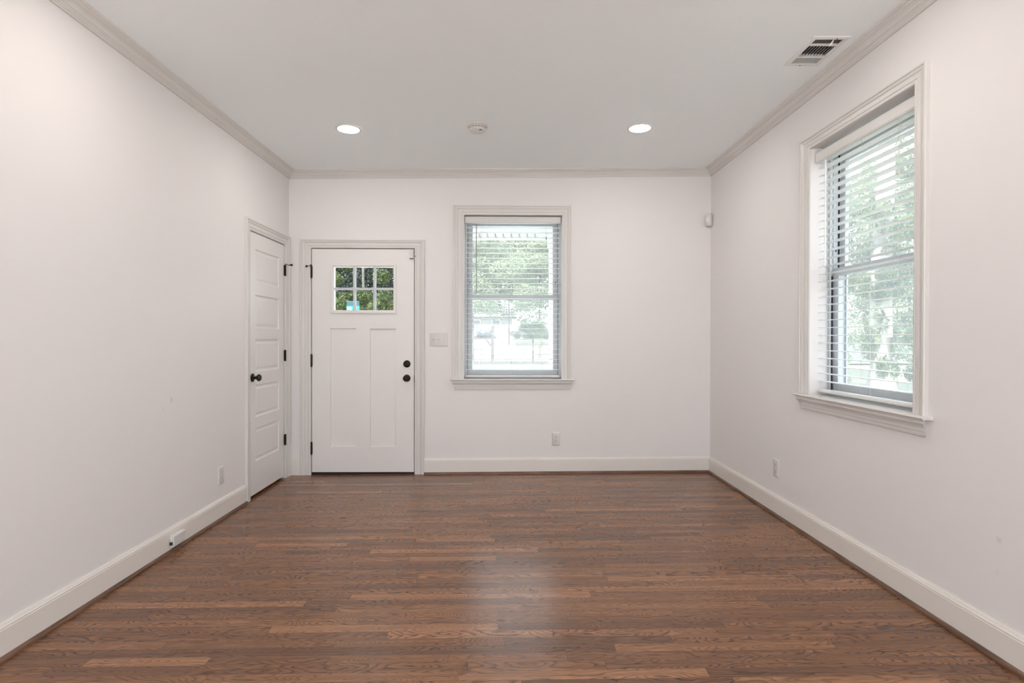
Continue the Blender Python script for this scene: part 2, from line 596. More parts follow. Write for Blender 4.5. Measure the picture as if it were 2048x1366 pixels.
xa, xb = XL - 0.9, XR + WT
o = MB().add([(x, y, floor_z(x) + dz) for dz in (0, -0.12) for x, y in ((xa, YR), (xb, YR), (xb, D + 0.02), (xa, D + 0.02))],
             [(0, 1, 2, 3), (7, 6, 5, 4), (0, 4, 5, 1), (1, 5, 6, 2), (2, 6, 7, 3), (3, 7, 4, 0)]).build('floor', M['floor'])
tag(o, 'dark stained oak strip floor', 'floor', kind='structure')

LAMPS = [(-1.111, 4.046), (0.986, 4.054), (-1.267, 2.365), (1.131, 2.370), (-1.2, 0.45), (1.1, 0.45)]
VENT = (1.562, 1.757, 2.818, 3.122)


def fm_ceil(u, v, w):
    return (u, v, ceil_z(u) + w)


vh = (VENT[0] + 0.022, VENT[1] - 0.022, VENT[2] + 0.022, VENT[3] - 0.022)
o = sheet([XL - 0.9, XR + 0.9, vh[0], vh[1]], [YR - 0.14, D + WT, vh[2], vh[3]], [vh], 0.16, fm_ceil).build('ceiling', M['ceil'])
tag(o, 'flat white ceiling', 'ceiling', kind='structure')

# crown moulding, mitred in the corners
CROWN = [(0.0, 0.0635), (0.011, 0.0635), (0.012, 0.056), (0.016, 0.0545), (0.017, 0.050), (0.023, 0.046), (0.024, 0.042), (0.030, 0.040),
         (0.034, 0.031), (0.042, 0.024), (0.052, 0.019), (0.057, 0.0185), (0.059, 0.013), (0.066, 0.0115), (0.071, 0.007), (0.0725, 0.0), (0.0, 0.0)]


def crown_pt(x, y, q):
    return (x, y, ceil_z(x) - q)


for name, ends, lab in (('trim_1', lambda p: ((XL + p, YR), (XL + p, D - p)), 'white crown moulding along the left wall'),
                        ('trim_2', lambda p: ((XL + p, D - p), (XR - p, D - p)), 'white crown moulding along the back wall'),
                        ('trim_3', lambda p: ((XR - p, D - p), (XR - p, YR)), 'white crown moulding along the right wall')):
    rings = [[crown_pt(*ends(p)[k], q) for p, q in CROWN] for k in (0, 1)]
    tag(MB().loft(rings).build(name, M['trim']), lab, 'crown moulding', kind='structure')

# baseboards with a moulded cap, brown shoe moulding in front
BASE = [(0.0, 0.0), (0.014, 0.0), (0.014, 0.117), (0.0125, 0.119), (0.0125, 0.1205), (0.0135, 0.124), (0.0105, 0.1305), (0.0085, 0.1315), (0.0085, 0.1335), (0.0055, 0.1405), (0.0, 0.1405)]
SHOE = [(0.014, 0.0), (0.029, 0.0), (0.029, 0.006), (0.0275, 0.011), (0.0245, 0.0155), (0.020, 0.0185), (0.014, 0.019)]


def strip(mb, prof, ends, dz=0.0):
    mb.loft([[(*ends(p)[k], floor_z(ends(p)[k][0]) + q + dz) for p, q in prof] for k in (0, 1)])
    return mb


BB = [('left', lambda p: ((XL + p, YR), (XL + p, 4.200)), 'y'), ('back', lambda p: ((-0.712, D - p), (XR - p, D - p)), 'x'), ('right', lambda p: ((XR - p, D - p), (XR - p, YR)), 'y')]
n = 4
for side, ends, ax in BB:
    b = strip(MB(), BASE, ends)
    if side == 'back':
        strip(b, BASE, lambda p: ((XL + 0.012, D - p), (-1.820, D - p)), -0.004)
    tag(b.build('baseboard_' + side, M['base']), 'tall white baseboard along the %s wall' % side, 'baseboard', kind='structure')
    s = strip(MB(), SHOE, ends).build('trim_%d' % n, M['shoe_' + ax], smooth=True)
    tag(s, 'brown stained shoe moulding at the foot of the %s wall' % side, 'shoe moulding', kind='structure')
    n += 1

# ------------------------------------------------------------------ front door (door_1)
d1 = thing('door_1', (0, D, 0), 0, 'white front door with six-pane lite, two tall panels and dark knob', 'door', kind='structure')
S0, S1, SB, ST = -1.7195, -0.8055, 0.0145, 2.0225
glass = (-1.5215, -0.9905, 1.4735, 1.861)
panels = [(-1.5552, -1.3254, 0.2420, 1.3090), (-1.1997, -0.9689, 0.2420, 1.3060)]
us = [S0, S1, glass[0], glass[1]] + [q for p in panels for q in p[:2]]
vv = [SB, ST, glass[2], glass[3], 0.2420, 1.3090, 1.3060]
fm = lambda u, v, w: (u, w + 0.002, v)
mb = sheet(us, vv, [glass], 0.045, fm, panels)


def sunk(mb, r, rings, fm):
    """stepped sinking inside rectangle r; rings = [(inset, depth)]"""
    loops = []
    for i, d in rings:
        a, b, c, e = r[0] + i, r[1] - i, r[2] + i, r[3] - i
        loops.append([fm(a, c, d), fm(b, c, d), fm(b, e, d), fm(a, e, d)])
    vs = [p for l in loops for p in l]
    fs = []
    for k in range(len(loops) - 1):
        for j in range(4):
            q = (j + 1) % 4
            fs.append((k * 4 + j, k * 4 + q, k * 4 + 4 + q, k * 4 + 4 + j))
    t = (len(loops) - 1) * 4
    fs.append((t, t + 1, t + 2, t + 3))
    mb.add(vs, fs)


for p in panels:
    sunk(mb, p, [(0, 0), (0.003, 0.0135), (0.0032, 0.014)], fm)
slab = mb.build('door_slab', M['door'], d1)
# glazed lite
mb = MB()
casing(mb, [(-1.5535, 1.4432), (-1.5535, 1.8884), (-0.9656, 1.8884), (-0.9656, 1.4432), (-1.5535, 1.4432)],
       [(-1.5225, 1.4725), (-1.5225, 1.8615), (-0.9900, 1.8615), (-0.9900, 1.4725), (-1.5225, 1.4725)],
       [(0.0, 0.008), (0.06, 0.011), (0.55, 0.011), (0.62, 0.009), (1.0, 0.002)], LOC)
lf = mb.build('lite_frame', M['door'], d1)
mb = MB()
for a, b in ((-1.3515, -1.3335), (-1.1700, -1.1520)):
    mb.box(a, b, -0.002, 0.012, 1.474, 1.861).box(a, b, 0.034, 0.048, 1.474, 1.861)
mb.box(-1.521, -0.991, -0.001, 0.011, 1.6575, 1.6750).box(-1.521, -0.991, 0.035, 0.047, 1.6575, 1.6750)
mb.build('muntin_grid', M['vinyl'], lf, bevel=0.003)
MB().box(-1.524, -0.988, 0.020, 0.026, 1.471, 1.864).build('glass_pane', M['glass'], lf)
# casing, added light stop, threshold
mb = MB()
casing(mb, [(-1.8215, floor_z(-1.82)), (-1.8215, 2.1065), (-0.7085, 2.1065), (-0.7085, floor_z(-0.71))],
       [(-1.7265, floor_z(-1.73)), (-1.7265, 2.0290), (-0.7990, 2.0290), (-0.7990, floor_z(-0.80))], CASE, LOC)
c1 = mb.build('casing', M['trim'], d1)
mb = MB().box(-1.7265, -1.700, 0.050, 0.085, -0.01, 2.030).box(-0.825, -0.7985, 0.050, 0.085, -0.01, 2.030).box(-1.700, -0.825, 0.050, 0.085, 2.000, 2.030)
mb.build('light_stop', M['black'], d1)  # unseen black stop added to block daylight leaking round the slab
MB().add([(-1.724, 0.004, -0.0100), (-0.801, 0.004, -0.0045), (-0.801, 0.10, -0.0045), (-1.724, 0.10, -0.0100),
          (-1.724, 0.004, 0.0125), (-0.801, 0.004, 0.0125), (-0.801, 0.10, 0.0125), (-1.724, 0.10, 0.0125)],
         [(0, 3, 2, 1), (4, 5, 6, 7), (0, 1, 5, 4), (1, 2, 6, 5), (2, 3, 7, 6), (3, 0, 4, 7)]).build('threshold', M['black'], d1)
# knob, deadbolt, strike
KNOB = [(0.0, -0.066), (0.010, -0.0655), (0.018, -0.063), (0.0255, -0.056), (0.0275, -0.048), (0.025, -0.040), (0.018, -0.034), (0.012, -0.030), (0.011, -0.012), (0.014, -0.009)]
ROSE = [(0.0, -0.0095), (0.018, -0.0095), (0.026, -0.008), (0.0325, -0.0035), (0.033, 0.003), (0.0, 0.003)]
k1 = MB().lathe(KNOB, (-0.869, 0, 0.8615), 'y', 32).build('door_knob', M['bronze'], d1, smooth=True)
MB().lathe(ROSE, (-0.869, 0, 0.8615), 'y', 32).build('rosette', M['bronze'], k1, smooth=True)
b1 = MB().lathe([(0.0, -0.016), (0.017, -0.016), (0.022, -0.013), (0.029, -0.011), (0.0325, -0.005), (0.033, 0.003), (0.0, 0.003)], (-0.8685, 0, 0.990), 'y', 32).build('deadbolt', M['bronze'], d1, smooth=True)
ca, sa = math.cos(0.9), math.sin(0.9)
mb = MB()
pr = [(-0.016, -0.004), (0.016, -0.004), (0.018, 0.0), (0.016, 0.004), (-0.016, 0.004), (-0.018, 0.0)]
mb.loft([[(-0.8685 + a * ca - b * sa, y, 0.990 + a * sa + b * ca) for a, b in pr] for y in (-0.032, -0.014)])
mb.build('thumb_turn', M['bronze'], b1, bevel=0.0015)
MB().box(-0.8035, -0.7965, -0.0075, 0.0, 0.828, 0.888).build('strike_plate', M['bronze'], d1)


def hinge(mb, x, y, z0, z1, r):
    mb.lathe([(0.0, z0 - 0.006), (r * 0.6, z0 - 0.004), (r, z0), (r, z1), (r * 0.6, z1 + 0.004), (0.0, z1 + 0.006)], (x, y, 0), 'z', 14)
    return mb


for zc, stop in ((1.816, True), (1.020, False), (0.230, False)):
    mb = hinge(MB(), -1.7225, -0.0065, zc - 0.054, zc + 0.054, 0.0078)
    mb.box(-1.7245, -1.7140, -0.002, 0.0, zc - 0.052, zc + 0.052)
    h = mb.build('hinge', M['bronze'], d1, smooth=True)
    if stop:
        s = MB().tube([(-1.7225, -0.007, zc + 0.060), (-1.7225, -0.012, zc + 0.0665), (-1.732, -0.022, zc + 0.050), (-1.752, -0.026, zc + 0.047)], 0.003, 8)
        s.lathe([(0.0, -0.010), (0.008, -0.009), (0.010, -0.002), (0.010, 0.004), (0.0, 0.006)], (-1.757, -0.026, zc + 0.047), 'x', 14)
        s.build('hinge_stop', M['bronze'], h, smooth=True)

# alarm contact in the top corner of the door
s = thing('alarm_contact', (-0.8265, D + 0.0, 1.9748), 0, 'small white alarm contact at the top right corner of the front door', 'alarm sensor')
MB().box(-0.0175, 0.0175, -0.021, 0.002, -0.0365, 0.0375).build('sensor_body', M['plastic'], s, bevel=0.003)
MB().box(-0.0165, 0.0165, -0.0205, -0.002, -0.0400, -0.0365).build('sensor_base', M['slot'], s)
MB().lathe([(0, -0.0245), (0.0035, -0.024), (0.0045, -0.0215), (0.0, -0.0215)], (0.0375, 0.003, -0.0170), 'y', 10).build('contact_screw', M['slot'], s)

# ------------------------------------------------------------------ closet door (door_2), local x = world y
d2 = thing('door_2', (XL, 0, 0), HALF, 'narrow white closet door with five stacked panels in the left wall', 'door', kind='structure')
C0, C1, CB, CT = 4.2815, 4.9560, 0.0105, 2.0345
rows = [1.911, 1.652, 1.556, 1.297, 1.211, 0.958, 0.855, 0.606, 0.520, 0.262]
pans = [(4.388, 4.846, rows[i + 1], rows[i]) for i in range(0, 10, 2)]
mb = sheet([C0, C1, 4.388, 4.846], [CB, CT] + rows, [], 0.035, fm, pans)
for p in pans:
    sunk(mb, p, [(0, 0), (0.004, 0.006), (0.010, 0.0085), (0.022, 0.0075), (0.034, 0.0035), (0.036, 0.0035)], fm)
mb.build('door_slab', M['door'], d2)
mb = MB()
zf = floor_z(XL)
casing(mb, [(4.2035, zf), (4.2035, 2.1235), (5.0480, 2.1235), (5.0480, zf)], [(4.2795, zf), (4.2795, 2.0395), (4.9580, 2.0395), (4.9580, zf)], CASE, LOC)
mb.build('casing', M['trim'], d2)
mb = MB().box(4.2762, 4.300, 0.040, 0.075, -0.012, 2.042).box(4.940, 4.9628, 0.040, 0.075, -0.012, 2.042).box(4.300, 4.940, 0.040, 0.075, 2.015, 2.042)
mb.build('light_stop', M['black'], d2)  # same added black stop, keeps the gap round the slab dark
k2 = MB().lathe(KNOB, (4.334, 0, 0.9165), 'y', 32).build('door_knob', M['bronze'], d2, smooth=True)
MB().lathe(ROSE, (4.334, 0, 0.9165), 'y', 32).build('rosette', M['bronze'], k2, smooth=True)
MB().box(4.2765, 4.2835, -0.0065, 0.020, 0.888, 0.945).build('latch_plate', M['bronze'], d2)
for zc, stop in ((1.815, True), (1.0675, False), (0.328, False)):
    mb = hinge(MB(), 4.9600, -0.0085, zc - 0.0455, zc + 0.0455, 0.0078)
    mb.box(4.948, 4.960, -0.002, 0.0, zc - 0.0455, zc + 0.0455)
    h = mb.build('hinge', M['bronze'], d2, smooth=True)
    if stop:
        s = MB().tube([(4.960, -0.0085, zc + 0.052), (4.960, -0.014, zc + 0.0575), (4.962, -0.030, zc + 0.046), (4.966, -0.058, zc + 0.047)], 0.003, 8)
        s.lathe([(0.0, -0.070), (0.009, -0.068), (0.0095, -0.058), (0.006, -0.055), (0.006, -0.046), (0.0, -0.045)], (4.967, 0.002, zc + 0.048), 'y', 14)
        s.tube([(4.966, -0.066, zc + 0.047), (4.968, -0.074, zc + 0.043)], [0.004, 0.003], 8)
        s.build('hinge_stop', M['bronze'], h, smooth=True)


# ------------------------------------------------------------------ windows
def make_window(name, loc, rot, a0, a1, dz, z1, ztop, label):
    """double hung unit; local x right, y outwards, z up; opening a0..a1"""
    r = thing(name, loc, rot, label, 'window', kind='structure')
    z0 = WIN['z0'] + dz
    mb = MB()
    casing(mb, [(a0 - 0.100, z0), (a0 - 0.100, ztop), (a1 + 0.085, ztop), (a1 + 0.085, z0)],
           [(a0 + 0.001, z0), (a0 + 0.001, z1 - 0.001), (a1 - 0.001, z1 - 0.001), (a1 - 0.001, z0)], CASE, LOC)
    mb.build('casing', M['trim'], r)
    # stool with a nosing and the moulded apron below it
    mb = MB()
    nose = [(0.108, z0 + 0.0005), (-0.040, z0 + 0.0005), (-0.046, z0 - 0.003), (-0.049, z0 - 0.007), (-0.046, z0 - 0.011), (-0.040, z0 - 0.0135), (0.0, z0 - 0.0135), (0.0, z0 - 0.019), (0.108, z0 - 0.019)]
    mb.prism_x(nose[1:7] + [(0.0, z0 + 0.0005)], a0 - 0.118, a1 + 0.112)
    mb.prism_x([(0.0, z0 + 0.0005), (0.108, z0 + 0.0005), (0.108, z0 - 0.019), (0.0, z0 - 0.019)], a0 + 0.0005, a1 - 0.0005)
    mb.build('stool', M['trim'], r)
    ap = [(0.0, -0.014), (0.034, -0.014), (0.034, -0.021), (0.030, -0.024), (0.0325, -0.031), (0.030, -0.038), (0.022, -0.046), (0.0205, -0.052),
          (0.017, -0.055), (0.0175, -0.062), (0.0165, -0.072), (0.0125, -0.0745), (0.0135, -0.080), (0.0125, -0.0905), (0.009, -0.0935), (0.0, -0.0945)]
    e0, e1 = a0 - 0.106, a1 + 0.100
    rings = []
    for side in (0, 1):
        ring = []
        for p, q in ap:
            x = e0 + (0.034 - p) * 0.9 if side == 0 else e1 - (0.034 - p) * 0.9
            ring.append((x, -p, z0 + q))
        rings.append(ring)
    MB().loft(rings).build('apron', M['trim'], r)
    # vinyl frame with jamb tracks
    fwid = 0.020
    mb = MB()
    for s0, s1 in ((a0 + 0.0005, a0 + fwid), (a1 - fwid, a1 - 0.0005)):
        mb.box(s0, s1, 0.109, 0.117, z0, z1)
        mb.box(s0, s1, 0.131, 0.157, z0, z1)
        mb.box(s0, s1, 0.171, 0.215, z0, z1)
        lo, hi = (s0, s1 - 0.007) if s0 < (a0 + a1) / 2 else (s0 + 0.007, s1)
        mb.box(lo, hi, 0.117, 0.131, z0, z1).box(lo, hi, 0.157, 0.171, z0, z1)
    mb.box(a0 + fwid, a1 - fwid, 0.109, 0.215, z1 - 0.022, z1 - 0.0005).box(a0 + fwid, a1 - fwid, 0.109, 0.215, z0, z0 + 0.010)
    fr = mb.build('window_frame', M['vinyl'], r)
    zm0, zm1 = 1.578 + dz, 1.625 + dz
    mb = MB()
    for s0, s1 in ((a0 + fwid - 0.007, a0 + fwid + 0.001), (a1 - fwid - 0.001, a1 - fwid + 0.007)):
        mb.box(s0, s1, 0.121, 0.127, z0 + 0.012, zm0).box(s0, s1, 0.161, 0.167, zm1, z1 - 0.03)
    mb.build('track_strip', M['navy'], fr)  # narrow navy strips in the jamb tracks beside each sash
    x0, x1 = a0 + fwid + 0.0015, a1 - fwid - 0.0015
    st = 0.045

    def sash(nm, y0, y1, zb, zt, bot, top):
        m = sheet([x0, x1, x0 + st, x1 - st], [zb, zt, zb + bot, zt - top], [(x0 + st, x1 - st, zb + bot, zt - top)], y1 - y0, lambda u, v, w: (u, y0 + w, v))
        s = m.build(nm, M['vinyl'], r, bevel=0.003)
        MB().box(x0 + st - 0.004, x1 - st + 0.004, (y0 + y1) / 2 - 0.002, (y0 + y1) / 2 + 0.002, zb + bot - 0.004, zt - top + 0.004).build('pane', M['glass'], s)
        return s
    lo = sash('lower_sash', 0.133, 0.156, z0 + 0.011, zm1, 0.062, 0.046)
    sash('upper_sash', 0.172, 0.196, zm0 + 0.004, z1 - 0.023, 0.042, z1 - 0.023 - 2.268 - dz)
    m = MB()
    for xq in (x0 + 0.022, x1 - 0.024):
        m.box(xq - 0.0035, xq + 0.0035, 0.1285, 0.1345, zm1 + 0.098, zm1 + 0.122)
    m.build('tilt_latch', M['slot'], r)
    m = sheet([x0, x1, x0 + 0.012, x1 - 0.012], [z0 + 0.011, z1 - 0.023, z0 + 0.023, z1 - 0.035], [(x0 + 0.012, x1 - 0.012, z0 + 0.023, z1 - 0.035)], 0.008, lambda u, v, w: (u, 0.204 + w, v))
    sc = m.build('veil_frame', M['vinyl'], r)
    MB().box(x0 + 0.011, x1 - 0.011, 0.2075, 0.2085, z0 + 0.022, z1 - 0.034).build('veil_mesh', M['veil'], sc)  # haze veil added outside the panes to wash out the view
    return r


make_window('window_1', (0, D, 0), 0, WIN['a0'], WIN['a1'], 0.0, WIN['z1'], 2.420, 'white double hung window with wide moulded casing in the back wall')
make_window('window_2', (XR, 0, 0), -HALF, RW0, RW1, RDZ, RZ1, 2.456, 'white double hung window with moulded casing in the right wall')


# ------------------------------------------------------------------ blinds
def make_blind(loc, rot, a0, a1, dz, rail_z, label):
    r = thing('window_blind', loc, rot, label, 'blind', 'white slatted blinds hung inside the windows')
    b0, b1 = a0 + 0.007, a1 - 0.011
    zt = 2.3255 + dz
    prof = [(0.000, -0.058), (-0.001, -0.0605), (0.008, -0.061), (0.010, -0.058), (0.010, -0.002), (0.008, 0.0), (0.001, 0.0), (-0.001, -0.003), (-0.0035, -0.008), (-0.0035, -0.052)]
    mb = MB().prism_x([(y + 0.004, z + zt) for y, z in prof], b0, b1)
    for s in (b0, b1 - 0.006):
        mb.box(s, s + 0.006, 0.014, 0.060, zt - 0.058, zt)
    val = mb.build('valance', M['valance'], r, bevel=0.001)
    MB().box(b0 + 0.010, b1 - 0.010, 0.018, 0.070, zt - 0.052, zt - 0.004).build('headrail', M['slat'], r)
    s0, s1 = b0 + 0.005, b1 - 0.005
    yc, wd = 0.046, 0.0495
    mb = MB()
    z = zt - 0.062 - 0.032
    zs = []
    while z > rail_z + 0.052:
        zs.append(z)
        z -= 0.0462
    for z in zs:
        top, bot = [], []
        for k in range(7):
            t = k / 6 * 2 - 1
            y = yc + t * wd / 2
            c = 0.0022 * (1 - t * t)
            top.append((y, z + c + 0.0013))
            bot.append((y, z + c - 0.0013))
        mb.prism_x(top + bot[::-1], s0, s1)
    mb.build('slat_stack', M['slat'], r, smooth=True)
    rl = [(-0.026, 0.002), (-0.024, 0.0), (0.024, 0.0), (0.026, 0.002), (0.026, 0.010), (0.019, 0.0185), (-0.019, 0.0185), (-0.026, 0.010)]
    MB().prism_x([(y + yc, z + rail_z) for y, z in rl], s0, s1).build('bottom_rail', M['valance'], r, bevel=0.001)
    span = b1 - b0
    for fx in (0.165, 0.488, 0.815):
        x = b0 + span * fx
        mb = MB()
        for y in (yc - 0.0262, yc + 0.0262):
            mb.tube([(x, y, zt - 0.05), (x, y, rail_z + 0.004)], 0.0008, 5)
        for z in zs:
            mb.tube([(x, yc - 0.0262, z - 0.002), (x, yc + 0.0262, z - 0.002)], 0.0006, 4)
        mb.build('ladder_cord', M['cord'], r)
        MB().lathe([(0.0, -0.004), (0.006, -0.003), (0.0065, 0.0), (0.0, 0.0)], (x - 0.012, yc - 0.018, rail_z + 0.0002), 'z', 10).build('cord_button', M['plastic'], r)
    xw = b0 + span * 0.117
    MB().tube([(xw, 0.008, zt - 0.068), (xw, 0.007, zt - 0.36), (xw + 0.001, 0.006, zt - 0.700)], 0.0042, 8).build('tilt_wand', M['wand'] if dz == 0 else M['slat'], r)
    xc = b1 - span * 0.148
    for dx, ln in ((0.0, 0.122), (-0.006, 0.760)) if dz == 0 else ((0.0, 0.115), (-0.016, 0.250)):
        c = MB().tube([(xc + dx, 0.010, zt - 0.058), (xc + dx, 0.009, zt - 0.058 - ln)], 0.0010, 5).build('lift_cord', M['cord'], r)
        MB().lathe([(0.0, 0.0), (0.0022, 0.0), (0.0042, -0.006), (0.0052, -0.020), (0.0050, -0.030), (0.0, -0.031)], (xc + dx, 0.009, zt - 0.056 - ln), 'z', 10).build('tassel', M['wand'] if dz == 0 else M['plastic'], c, smooth=True)
    return r


make_blind((0, D + 0.019, 0), 0, WIN['a0'], WIN['a1'], 0.0, 0.8675, 'open white slatted blind in the back wall window with a grey tilt wand')
make_blind((XR + 0.021, 0, 0), -HALF, RW0, RW1, RDZ + 0.002, 0.9000, 'open white slatted blind in the right wall window with its bottom rail above the sill')


# ------------------------------------------------------------------ small wall fittings
def rounded_plate(w, h, d, r=0.004):
    mb = MB()
    rings = []
    for inset, y in ((0, 0.0), (0, -d * 0.45), (0.0018, -d * 0.85), (0.0045, -d)):
        a, b = w / 2 - inset, h / 2 - inset
        ring = []
        for cx, cz, s in ((a - r, b - r, 0), (-a + r, b - r, 1), (-a + r, -b + r, 2), (a - r, -b + r, 3)):
            for k in range(4):
                t = HALF * (s + k / 3)
                ring.append((cx + r * math.cos(t), y, cz + r * math.sin(t)))
        rings.append(ring)
    return mb.loft(rings)


def make_outlet(loc, rot, label):
    r = thing('power_outlet', loc, rot, label, 'power outlet', 'white duplex outlets low on the walls')
    rounded_plate(0.0725, 0.119, 0.0075).build('cover_plate', M['plastic'], r, smooth=True)
    for zc in (0.0195, -0.0195):
        mb = MB()
        ring = []
        for k in range(24):
            t = 2 * math.pi * k / 24
            ring.append((0.0172 * math.cos(t), max(-0.0140, min(0.0140, 0.0172 * math.sin(t)))))
        mb.loft([[(x, -0.005, zc + z) for x, z in ring], [(x, -0.0072, zc + z) for x, z in ring], [(x * 0.93, -0.0078, zc + z * 0.93) for x, z in ring]])
        rc = mb.build('receptacle', M['plastic'], r)
        s = MB().box(-0.0075, -0.0050, -0.0082, -0.0070, zc + 0.000, zc + 0.0095).box(0.0050, 0.0072, -0.0082, -0.0070, zc + 0.0010, zc + 0.0090)
        s.lathe([(0.0, -0.0082), (0.0026, -0.0082), (0.0026, -0.0070), (0.0, -0.0070)], (0, 0, zc - 0.0070), 'y', 10)
        s.build('slot', M['slot'], rc)
    MB().lathe([(0.0, -0.0073), (0.0022, -0.0071), (0.0028, -0.0060), (0.0, -0.0055)], (0, 0, 0), 'y', 10).build('screw', M['metal_white'], r)
    return r


ou = make_outlet((0.479, D, 0.3126), 0, 'white power outlet on the back wall below the window')
o2 = copy_tree(ou)
o2.location = (XR, 3.823, 0.335)
o2.rotation_euler = (0, 0, -HALF)
o2['label'] = 'white power outlet low on the right wall left of the window'
o3 = copy_tree(ou)
o3.location = (XL, 3.845, 0.286)
o3.rotation_euler = (0, 0, HALF)
o3['label'] = 'white power outlet on the left wall beside the narrow closet door'

sw = thing('light_switch', (-0.581, D, 1.2093), 0, 'white triple light switch plate between front door and window', 'light switch')
rounded_plate(0.1630, 0.1195, 0.0075).build('cover_plate', M['plastic'], sw, smooth=True)
for i, dx in enumerate((-0.0465, 0.0, 0.0465)):
    t = MB().box(dx - 0.0055, dx + 0.0055, -0.0072, -0.005, -0.0125, 0.0125).build('switch_frame', M['wand'], sw)
    s = 1 if i == 0 else -1
    pr = [(dx - 0.0040, -0.004), (dx + 0.0040, -0.004), (dx + 0.0040, 0.004), (dx - 0.0040, 0.004)]
    MB().loft([[(x, -0.006, z * 1.6) for x, z in pr], [(x, -0.0185, z + s * 0.0085) for x, z in pr]]).build('toggle', M['plastic'], t, bevel=0.001)
    for zz in (0.0302, -0.0302):
        MB().lathe([(0.0, -0.0078), (0.0020, -0.0076), (0.0026, -0.0066), (0.0, -0.0060)], (dx, 0, zz), 'y', 10).build('plate_screw', M['slot'] if i == 2 and zz > 0 else M['wand'], sw)

# network jack on the left baseboard
nj = thing('network_jack', (XL + 0.014, 3.300, 0.0), HALF, 'white surface jack box with green plug on the left baseboard', 'network jack')
mb = MB()
rings = []
for y, i in ((0.0, 0.0), (-0.018, 0.001), (-0.023, 0.004)):
    rings.append([(-0.062 + i, y, 0.020 + i), (0.062 - i, y, 0.020 + i), (0.062 - i, y, 0.086 - i), (-0.062 + i, y, 0.086 - i)])
mb.loft(rings).build('jack_box', M['plastic'], nj, bevel=0.002)
MB().box(-0.070, -0.0615, -0.018, -0.003, 0.034, 0.052).build('plug', M['green'], nj, bevel=0.002)
MB().box(-0.0665, -0.061, -0.014, -0.006, 0.052, 0.074).build('plug_boot', M['metal_white'], nj, bevel=0.002)

# motion sensor in the right corner
ms = thing('motion_sensor', (XR - 0.030, D - 0.030, 2.290), -HALF / 2, 'small white motion sensor high in the right corner', 'motion sensor')
mb = MB()
rings = []
for z, s in ((-0.052, 0.50), (-0.045, 0.86), (-0.030, 1.0), (0.030, 1.0), (0.044, 0.95), (0.049, 0.70)):
    ring = []
    for x, y in ((-0.029, 0.010), (-0.0295, -0.012), (-0.024, -0.020), (-0.010, -0.0235), (0.010, -0.0235), (0.024, -0.020), (0.0295, -0.012), (0.029, 0.010)):
        ring.append((x * (0.6 + 0.4 * s), y * s, z))
    rings.append(ring)
mb.loft(rings).build('sensor_housing', M['plastic'], ms, smooth=True)
MB().loft([[(-0.016, -0.0225, z), (0.016, -0.0225, z), (0.012, -0.0255, z), (-0.012, -0.0255, z)] for z in (-0.020, 0.020)]).build('sensor_window', M['metal_white'], ms)
MB().box(-0.018, 0.018, 0.005, 0.024, -0.030, 0.030).build('gap_block', M['slot'], ms)  # dark block filling the gap behind the housing

# ------------------------------------------------------------------ ceiling fittings
lamp0 = None
LLAB = ['round recessed ceiling light near the front door corner', 'round recessed ceiling light near the right back corner',
        'round recessed ceiling light over the left side, second from the back wall', 'round recessed ceiling light over the right side, second from the back wall',
        'round recessed ceiling light above the camera, left side', 'round recessed ceiling light above the camera, right side']
for (x, y), lab in zip(LAMPS, LLAB):
    if lamp0 is None:
        t = thing('recessed_light', (x, y, ceil_z(x)), 0, lab, 'ceiling light', 'recessed ceiling lights')
        MB().lathe([(0.074, -0.001), (0.084, 0.0), (0.090, 0.0), (0.090, -0.003), (0.083, -0.006), (0.075, -0.0052), (0.074, -0.001)], (0, 0, 0), 'z', 40, False).build('trim_ring', M['metal_white'], t, smooth=True)
        MB().lathe([(0.0, -0.0120), (0.045, -0.0105), (0.068, -0.0065), (0.074, -0.0030), (0.074, -0.0008), (0.0, -0.0008)], (0, 0, 0), 'z', 40).build('lens', M['lens'], t, smooth=True)
        lamp0 = t
    else:
        t = copy_tree(lamp0)
        t.location = (x, y, ceil_z(x))
        t['label'] = lab

sd = thing('smoke_detector', (-0.185, 4.000, ceil_z(-0.185)), 0, 'round white smoke detector on the ceiling between the two lights', 'smoke detector')
MB().lathe([(0.0, 0.0), (0.074, 0.0), (0.074, -0.007), (0.068, -0.010), (0.0, -0.010)], (0, 0, 0), 'z', 40).build('mounting_base', M['plastic'], sd, smooth=True)
bd = MB().lathe([(0.0, -0.008), (0.060, -0.008), (0.061, -0.016), (0.060, -0.030), (0.057, -0.038), (0.048, -0.043), (0.0, -0.045)], (0, 0, 0), 'z', 40).build('detector_body', M['plastic'], sd, smooth=True)
m = MB()
for k in range(18):
    a = 2 * math.pi * k / 18
    c, s = math.cos(a), math.sin(a)
    m.loft([[(c * r_ - s * t, s * r_ + c * t, z) for r_, t in ((0.0585, -0.007), (0.0612, -0.007), (0.0612, 0.007), (0.0585, 0.007))] for z in (-0.0225, -0.0185)])
m.build('vent_slit', M['slot'], bd)
MB().box(0.012, 0.030, -0.046, -0.038, -0.0455, -0.0415).build('test_label', M['slot'], bd)

